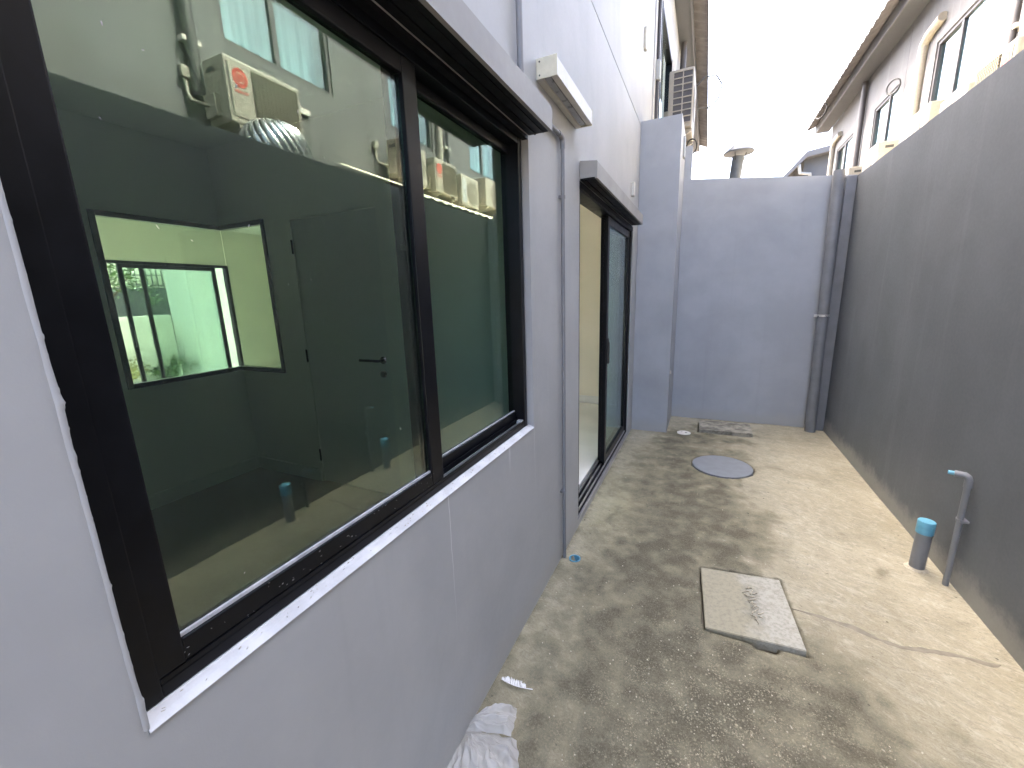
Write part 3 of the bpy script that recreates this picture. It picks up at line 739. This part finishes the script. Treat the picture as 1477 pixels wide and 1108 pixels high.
    return t
NX = 3.5
ac_unit('air_conditioner', 'outdoor unit with red logo mirrored above the chrome ventilator', (NX, 2.97, 3.13), 0, 'logo', w=.74, h=.53, d=.30)
ac_unit('air_conditioner', 'fan unit mirrored behind the window mullion', (NX, 5.27, 3.22), 0, 'fan2', w=.66)
ac_unit('air_conditioner', 'outdoor unit with red logo peeping over the wall at the right edge', (NX, 6.14, 3.22), 0, 'logo', w=.62)
ac_unit('air_conditioner', 'outdoor unit with grey label mirrored right of the second red logo unit', (NX, 6.90, 3.16), 0, 'fan', w=.60)
ac_unit('air_conditioner', 'white outdoor unit below the largest upper window in direct view', (NX, 7.80, 3.30), 0, 'fan2', w=.62)
ac_unit('air_conditioner', 'cream outdoor unit peeping over the wall left of the white trunking', (NX, 9.62, 3.36), 0, 'fan2', w=.66)
ac_unit('air_conditioner', 'small outdoor unit peeping over the wall beside the dark downpipe', (NX, 11.2, 3.36), 0, 'fan2', w=.66)

# ================================================================== NEIGHBOURING HOUSE (right)
NB = thing('neighbour_house', 'grey two storey house behind the right wall with wavy tiled eaves', 'house', (0, 0, 0))
WINS = [(2.90, 4.21, 3.50), (5.22, 6.38, 5.72), (7.60, 8.80, 8.15), (10.06, 11.28, 10.56), (12.62, 13.92, 13.25)]
nz0, nz1 = 3.99, 4.95
ys = [-3, 14.72]+[v for a, b, c in WINS for v in (a, b)]
holed_wall('wall', 'x', NX, NX+.12, ys, [-.2, nz0, nz1, 5.74], [(a, b, nz0, nz1) for a, b, c in WINS], 'neighbour_paint', NB)
box('end_wall', (NX+.1205, NX+6, 14.6, 14.72, -.2, 5.74), 'neighbour_paint', NB)
box('room', (NX+.9, NX+1.0, -3, 14.59, 3.0, 5.7), 'dark_pipe', NB)
for a, b, c in WINS:
    f = frame_ring('window', NX+.015, NX+.075, a+.003, b-.003, nz0+.003, nz1-.003, .045, 'dark_pipe', NB, .003)
    box('mullion', (NX+.02, NX+.07, c-.03, c+.03, nz0+.049, nz1-.049), 'dark_pipe', f)
    box('pane', (NX+.04, NX+.045, a+.0485, c-.0305, nz0+.0485, nz1-.0485), 'glass_blue', f)
    box('pane', (NX+.05, NX+.055, c+.0305, b-.0485, nz0+.0485, nz1-.0485), 'glass_blue', f)
    vs = []; n = 90
    for i in range(n+1):
        y = a+.03+(b-a-.06)*i/n; q = .022*math.sin(y*48+2*math.sin(y*7))+.012*math.sin(y*113)
        vs += [(NX+.22+q, y, nz0-.05), (NX+.22+q*.7, y+.01*math.sin(y*31), nz1+.05)]
    raw('curtain', vs, [(2*i, 2*i+2, 2*i+3, 2*i+1) for i in range(n)], 'curtain', f, True)
def nroof():
    s_ = NX-.30
    roof(NB, s_, -3, 15.1, 5.74, -1, .299)
nroof()
box('wall_crack', (NX-.002, NX-.0002, 4.725, 4.735, 2.9, 5.7), 'dark_pipe', NB)
box('wall_crack', (NX-.002, NX-.0002, 9.86, 9.868, 3.2, 5.7), 'dark_pipe', NB)
def trunk(pts, label):
    bm = bmesh.new()
    t = tube('pipe_trunking', pts, .06, 'ac_case', None, 10); tag(t, label, 'trunking', 'white trunking on the neighbouring wall'); return t
trunk([(NX-.04, 9.15, 3.45), (NX-.04, 9.15, 5.02), (NX-.04, 9.13, 5.1), (NX-.04, 8.98, 5.17), (NX-.04, 8.62, 5.2)], 'white trunking bending over beside the largest upper window on the right')
trunk([(NX-.04, 6.52, 3.7), (NX-.04, 6.52, 5.3)], 'straight white trunking mirrored between window and red logo unit')
trunk([(NX-.04, 14.2, 3.45), (NX-.04, 14.2, 5.1), (NX-.04, 14.1, 5.2), (NX-.04, 13.6, 5.24)], 'white trunking bending over at the far end of the neighbouring wall')
def dpipe(y, z0, z1, label, r=.05):
    t = thing('downpipe', label, 'pipe', (NX-.06, y, z0), group='dark downpipes on the neighbouring wall')
    tube('pipe', [(0, 0, 0), (0, 0, z1-z0)], r, 'dark_pipe', t, 16)
    box('bracket', (-.02, .059, -.075, .075, .42, .46), 'white_plastic', t)
dpipe(2.58, 3.38, 5.7, 'dark downpipe mirrored left of the red logo unit under the eaves')
dpipe(11.9, 2.9, 5.7, 'dark downpipe between the far windows of the neighbouring house')
dpipe(6.74, 3.7, 5.7, 'thin dark downpipe mirrored beside the straight white trunking', .03)
tag(box('vent_plate', (NX-.03, NX-.0005, 3.66, 3.80, 3.64, 3.70), 'white_plastic', None, .004), 'small white plate mirrored on the wall right of the near outdoor unit', 'vent')
def loop(c, R, ax, label):
    pts = [(c[0]+R*.55*math.cos(2*math.pi*i/26), c[1]-R*.9*math.cos(2*math.pi*i/26), c[2]+R*math.sin(2*math.pi*i/26)) for i in range(27)]
    t = tube('cable_loop', pts, .012, 'rubber', None, 8); tag(t, label, 'cable', 'loops of cable hung on the eaves'); return t
loop((2.93, 13.2, 5.71), .16, 0, 'loop of black cable hanging on the neighbouring eave board')
loop((3.38, 9.95, 4.86), .11, 0, 'loop of cable hanging by the second upper window')

# lean-to sheet roof and turbine ventilator between the walls
lt = bmesh.new(); n = 140; A = []; B = []
for i in range(n+1):
    y = 4.1+5.4*i/n; q = .009*math.sin(y*2*math.pi/.19)
    A.append(lt.verts.new((2.09, y, 2.685+q))); B.append(lt.verts.new((3.48, y, 3.25+q)))
for i in range(n): lt.faces.new((A[i], A[i+1], B[i+1], B[i]))
o = frombm('sheet', lt, 'sheet_roof', None, True)
t = thing('lean_to_roof', 'cream corrugated lean to roof behind the right wall, mirrored in the window', 'roof', (0, 0, 0)); o.parent = t
for y in (4.3, 6.5, 8.7):
    box('rafter', (2.1, 3.4, y, y+.04, 2.58, 2.64), 'steel_dark', t); box('post', (2.1, 2.14, y, y+.04, -.06, 2.579), 'steel_dark', t)
t = thing('turbine_vent', 'shiny chrome turbine ventilator mirrored in the window below the red logo unit', 'ventilator', (2.46, 2.51, -.07))
tube('stack', [(0, 0, .02), (0, 0, 2.62)], .17, 'galv', t, 24)
bm = bmesh.new(); NB_ = 26; R = .255
for b_ in range(NB_):
    prev = None
    for i in range(11):
        ph = -1.1+2.35*i/10; a = 2*math.pi*b_/NB_+.55*math.sin(ph)
        r = R*math.cos(ph*.82); z = 2.80+.235*math.sin(ph)
        p1 = bm.verts.new((r*math.cos(a), r*math.sin(a), z)); r3 = r-.028
        p2 = bm.verts.new(((r+.012)*math.cos(a+.11), (r+.012)*math.sin(a+.11), z)); p3 = bm.verts.new((r3*math.cos(a+.27), r3*math.sin(a+.27), z))
        if prev:
            bm.faces.new((prev[0], prev[1], p2, p1)); bm.faces.new((prev[1], prev[2], p3, p2))
        prev = (p1, p2, p3)
frombm('blades', bm, 'chrome', t, True)
lathe('top_cap', [(.16, 3.005), (.11, 3.03), (.002, 3.045)], 'chrome', t, 32)
lathe('core', [(.17, 2.6), (.215, 2.8), (.1, 2.98)], 'silver', t, 24)

# ================================================================== ROW CONTINUING BEHIND THE END WALL (left)
AH = thing('adjacent_house', 'grey house joining on behind the party wall with a tiled eave overhead', 'house', (0, 0, 0))
holed_wall('wall', 'x', -.12, .012, [BW+.0605, 5.98, 7.45, 14.9], [-.2, 3.6, 4.95, EZ], [(5.98, 7.45, 3.6, 4.95)], 'house_paint', AH)
box('corner_strip', (.0125, .035, BW+.30, BW+.36, -.2, EZ-.001), 'white_wall', AH)
f = frame_ring('window', -.07, .02, 5.983, 7.447, 3.603, 4.947, .05, 'black_alu', AH)
box('pane', (-.03, -.025, 6.034, 7.396, 3.654, 4.896), 'glass_blue', f)
box('room', (-.9, -.8, 5.5, 8, 3.1, 5.6), 'dark_pipe', AH)
box('window_surround', (.0125, .06, 7.46, 7.56, 3.5, 5.1), 'white_wall', AH)
roof(AH, .22, BW+.1, 14.95, EZ, 1, .207)
tube('downpipe', [(.09, 8.6, .5), (.09, 8.6, EZ-.02)], .05, 'dark_pipe', AH, 14)
ac_unit('air_conditioner', 'outdoor unit with slatted side louvre on the left behind the party wall', (.012, 6.22, 3.50), math.pi, 'fan2', w=.64, h=.64, d=.28, side_louvre=True, group='air conditioner outdoor units on the left wall')
ac_unit('air_conditioner', 'small outdoor unit far down the left wall below the eave end', (.012, 13.6, 3.6), math.pi, 'fan2', w=.66, group='air conditioner outdoor units on the left wall')
t = thing('cable', 'loop of black cable curling out beside the left outdoor unit', 'cable', (.42, 6.6, 4.2))
tube('loop', [(0, 0, .0), (.08, .1, .12), (.22, .2, .16), (.3, .25, .05), (.26, .25, -.12), (.14, .2, -.22), (.02, .1, -.24)], .009, 'rubber', t, 8)
t = thing('cable', 'small cable coil hanging below the left outdoor unit', 'cable', (.42, 6.0, 3.3))
tube('loop', [(.06*math.cos(i*.5), .02*math.sin(i*.3), .09*math.sin(i*.5)) for i in range(14)], .008, 'rubber', t, 8)
t = thing('conduit', 'grey conduit with a switch box on the upper wall behind the party wall', 'conduit', (.03, 5.62, 3.2))
tube('pipe', [(0, 0, .0), (0, 0, 2.4)], .018, 'dark_pipe', t, 12); box('switch_box', (-.016, .03, -.05, .05, .75, .95), 'grey_plastic', t, .004)

# capped vent stack and distant house
t = thing('vent_stack', 'grey vent pipe with a conical metal cap behind the end wall', 'vent pipe', (.955, 7.0, 0), 0)
tube('pipe', [(-.02, 0, -.06), (-.01, 0, 2.9), (.03, 0, 3.36)], .075, 'galv', t, 24)
lathe('cap', [(.19, 3.40), (.192, 3.415), (.06, 3.53), (.002, 3.565)], 'galv', t, 32, (.03, 0, 0))
for a in (0, 2.1, 4.2): tube('cap_stay', [(.03+.07*math.cos(a), .07*math.sin(a), 3.3), (.03+.1*math.cos(a), .1*math.sin(a), 3.42)], .006, 'steel_dark', t, 6)
FH = thing('distant_house', 'distant grey house with a low gable roof and white downpipe', 'house', (0, 0, 0))
raw('wall', [(3.75, 20, -.06), (12, 20, -.06), (12, 20, 7.42), (3.75, 20, 6.27), (3.75, 28, -.06), (12, 28, -.06), (12, 28, 7.42), (3.75, 28, 6.27)], [(0, 1, 2, 3), (5, 4, 7, 6), (4, 0, 3, 7), (1, 5, 6, 2)], 'far_grey', FH)
raw('roof', [(2.95, 19.6, 5.55), (3.75, 19.6, 6.45), (12, 19.6, 7.6), (12, 28, 7.6), (3.75, 28, 6.45), (2.95, 28, 5.55), (2.95, 19.6, 5.40), (3.75, 19.6, 6.25), (12, 19.6, 7.4), (12, 28, 7.4), (3.75, 28, 6.25), (2.95, 28, 5.40)],
    [(0, 1, 4, 5), (1, 2, 3, 4), (6, 11, 10, 7), (7, 10, 9, 8), (0, 6, 7, 1), (1, 7, 8, 2), (5, 4, 10, 11), (0, 5, 11, 6)], 'fascia', FH)
tube('downpipe', [(3.55, 19.7, 6.05), (3.6, 19.7, 5.75), (3.95, 19.9, 5.72), (3.97, 19.95, 5.6), (3.97, 19.95, 3)], .06, 'grey_plastic', FH, 10)

# ================================================================== FRONT YARD seen through the house
box('front_paving', (-9.6, -6.7205, -3, 6, -.1, .02), 'white_wall')['kind'] = 'structure'
tag(box('side_fence_wall', (-9.45, -6.73, 4.86, 5.0, .02, 2.75), 'garden_wall'), 'tall pale side wall seen green through the front glass door', 'wall')
tag(box('garden_wall', (-9.62, -9.47, -2, 4.855, .02, 1.39), 'garden_wall', None, .01), 'low white garden wall seen through the front glass door', 'wall')
tag(box('street_wall', (-14.2, -14.0, -4, 12, -.06, 2.12), 'far_grey', None, .01), 'grey wall across the street under the railing, seen through the house', 'wall')
t = thing('railing', 'pale spiked railing on top of the grey wall across the street', 'railing', (-14.1, 5, 2.12))
for z in (.06, .34): box('rail', (-.015, .015, -2, 4, z, z+.03), 'far_grey', t)
boxes('bars', [(-.01, .01, -2+i*.13, -1.975+i*.13, .0, .5) for i in range(46)], 'far_grey', t)['kind'] = 'stuff'
def leaves(name, c, r, n, size, mat, parent, seed, flat=1.):
    rg = random.Random(seed); vs = []; fs = []
    cl = [(Vector((rg.gauss(0, .5), rg.gauss(0, .5), rg.gauss(0, .42*flat))), rg.uniform(.25, .5)) for _ in range(14)]
    for i in range(n):
        q, s = rg.choice(cl); p = Vector(c)+r*(q+s*Vector((rg.gauss(0, .5), rg.gauss(0, .5), rg.gauss(0, .4))))
        u = Vector((rg.gauss(0, 1), rg.gauss(0, 1), rg.gauss(0, .6))).normalized(); v = u.cross(Vector((rg.gauss(0, 1), rg.gauss(0, 1), rg.gauss(0, 1)))).normalized()
        k_ = size*rg.uniform(.6, 1.3); b = len(vs)
        vs += [p-u*k_, p+v*k_*.45+u*k_*.1, p+u*k_, p-v*k_*.45+u*k_*.1]; fs.append((b, b+1, b+2, b+3))
    o = raw(name, vs, fs, mat, parent); return o
t = thing('tree', 'leafy green tree beyond the garden wall, seen through the kitchen and living room', 'tree', (-11.6, 4.55, 0))
tube('trunk', [(0, 0, -.06), (.05, .03, .9), (-.03, .0, 1.7), (.05, -.1, 2.6)], .06, 'bark', t, 10, rr=[.08, .065, .05, .02])
for a in range(5): tube('limb', [(0, 0, 1.5), (.4*math.cos(a*1.3), .4*math.sin(a*1.3), 2.0), (.75*math.cos(a*1.3), .75*math.sin(a*1.3), 2.5)], .02, 'bark', t, 6, rr=[.035, .022, .008])
leaves('crown', (0, 0, 2.35), .95, 1500, .05, 'leaf', t, 5)
t = thing('bush', 'yellow green plants at the foot of the garden wall', 'plant', (-9.2, 3.6, .02))
tube('stem', [(0, 0, 0), (0, .02, .4)], .015, 'bark', t, 6); leaves('foliage', (0, 0, .3), .42, 900, .04, 'leaf_yellow', t, 9, .6)
t = thing('bush', 'small green plant in front of the low garden wall joint', 'plant', (-9.25, 4.45, .02))
tube('stem', [(0, 0, 0), (0, .02, .3)], .012, 'bark', t, 6); leaves('foliage', (0, 0, .28), .33, 600, .035, 'leaf', t, 10, .7)

# ================================================================== LITTER
def feather():
    t = thing('feather', 'white bird feather lying on the concrete by the house wall', 'feather', (.028, 1.225, .008), math.radians(4))
    Q = [(.0+.135*i/10, -.012*math.sin(math.pi*i/10), .003+.004*math.sin(math.pi*i/10)) for i in range(11)]
    tube('quill', Q, .001, 'feather', t, 6, rr=[.0006+.0009*i/10 for i in range(11)])
    rg = random.Random(4); vs = []; fs = []
    for i in range(150):
        f = rg.random(); x = .002+.108*f; y = -.012*math.sin(math.pi*x/.135); z = .003+.004*math.sin(math.pi*x/.135)
        L = .024*min(1, .35+2.2*f)*(1 if f < .85 else .75)*rg.uniform(.75, 1.08)
        s = 1 if rg.random() < .78 else -.3
        d = Vector((-.35-.3*rg.random(), s, .15+.35*rg.random())).normalized()*L*abs(s)**.5; w = .0010
        b = len(vs); vs += [(x-w, y, z), (x+w, y, z), (x+d.x+w*.6, y+d.y, z+d.z), (x+d.x-w*.6, y+d.y, z+d.z)]; fs.append((b, b+1, b+2, b+3))
    raw('vane', vs, fs, 'feather', t)['kind'] = 'stuff'
feather()
def bag():
    k = N('bag_film'); n_ = k.noise(40, 4, .6)
    k.n.remove(k.p)
    d = k.new('BsdfPrincipled'); d.inputs['Base Color'].default_value = (.78, .77, .74, 1); d.inputs['Roughness'].default_value = .18
    d.inputs['Specular IOR Level'].default_value = .6
    k.lk(k.bump(n_, .35, .004), d.inputs['Normal'])
    tr = k.new('BsdfTransparent'); tr.inputs[0].default_value = (.95, .95, .95, 1)
    tl = k.new('BsdfTranslucent'); tl.inputs[0].default_value = (.8, .8, .8, 1)
    m1 = k.new('MixShader'); m1.inputs[0].default_value = .3; k.lk(d.outputs[0], m1.inputs[1]); k.lk(tl.outputs[0], m1.inputs[2])
    m2 = k.new('MixShader'); m2.inputs[0].default_value = .48; k.lk(m1.outputs[0], m2.inputs[1]); k.lk(tr.outputs[0], m2.inputs[2])
    k.lk(m2.outputs[0], k.out.inputs[0]); MAT['bag_film'] = k.m
    t = thing('plastic_bag', 'crumpled white translucent plastic bag lying against the foot of the house wall', 'plastic bag', (.1, .95, 0))
    def sheet(name, L, R_, n, m, hgt, seed, lift):
        """film between a left and a right edge polyline, crumpled by ridged noise"""
        def at(P, f):
            f *= len(P)-1; i = min(int(f), len(P)-2); g = f-i
            return Vector(P[i]).lerp(Vector(P[i+1]), g)
        vs = []
        for j in range(m+1):
            a = at(L, j/m); b = at(R_, j/m)
            for i in range(n+1):
                p = a.lerp(b, i/n); x, y = p.x, p.y
                th = math.atan2(y-.045, x+.125); rr_ = math.hypot(x+.125, y-.045)
                rid = sum((1-2.2*abs(noise.noise(Vector((th*s_+seed+1.5*noise.noise(Vector((x*14, y*14, seed)))*.35, rr_*q_-seed, seed)))))*w_ for s_, q_, w_ in ((2.6, 5, .8), (5.5, 9, .75), (11, 14, .4)))+.25*noise.noise(Vector((x*45, y*45, seed)))
                e = min(1, 6*min(i/n, 1-i/n)+.15)*min(1, 5*min(j/m, 1-j/m)+.2)
                z = p.z+lift+max(.0, hgt*(.35+.55*rid)*e)
                jx = .006*noise.noise(Vector((x*40, y*40, seed))); vs.append((max(p.x+jx, -.096), p.y+jx, max(z, .005)))
        w = n+1
        o = raw(name, vs, [(j*w+i, j*w+i+1, (j+1)*w+i+1, (j+1)*w+i) for j in range(m) for i in range(n)], 'bag_film', t, True)
        return o
    sheet('lower_fold', [(-.096, -.17, .004), (-.096, -.06, .006), (-.094, .045, .010)], [(.19, -.13, .006), (.135, -.01, .012), (.085, .082, .008)], 90, 80, .030, 5.1, .004)
    sheet('upper_fold', [(-.094, .03, .016), (-.090, .08, .014), (-.062, .150, .006)], [(.070, .060, .040), (.066, .105, .034), (.040, .186, .008)], 90, 70, .036, 2.3, .006)
    sheet('loose_edge', [(-.096, -.26, .003), (-.096, -.10, .003)], [(.12, -.27, .004), (-.01, -.09, .012)], 60, 40, .020, 8.4, .003)
bag()
def grit():
    rg = random.Random(21); bm = bmesh.new()
    for i in range(420):
        if rg.random() < .55: x, y = rg.gauss(.75, .3), rg.gauss(1.35, .4)
        else: x, y = rg.uniform(.02, 1.93), rg.uniform(.9, 5.3)
        if not (.02 < x < 1.93 and .5 < y < 5.3) or inpoly(x, y, COVER, .03) or (x-MH[0])**2+(y-MH[1])**2 < .27**2 or (SLAB[0]-.03 < x < SLAB[1]+.02 and y > 4.78): continue
        r = rg.uniform(.0012, .0034); s = bmesh.ops.create_icosphere(bm, subdivisions=1, radius=r)['verts']
        m = Matrix.Translation((x, y, .004*fbm(x, y, 2.2, 3, 1)+.0006+r*.3)) @ Matrix.Rotation(rg.uniform(0, 6), 4, 'Z') @ Matrix.Diagonal((1.4, 1, .7, 1))
        for v in s: v.co = m @ (v.co*rg.uniform(.8, 1.15))
    o = frombm('loose_grit', bm, 'grit'); o['kind'] = 'stuff'; o['label'] = 'scattered pale grit on the yard floor'; o['category'] = 'grit'
grit()
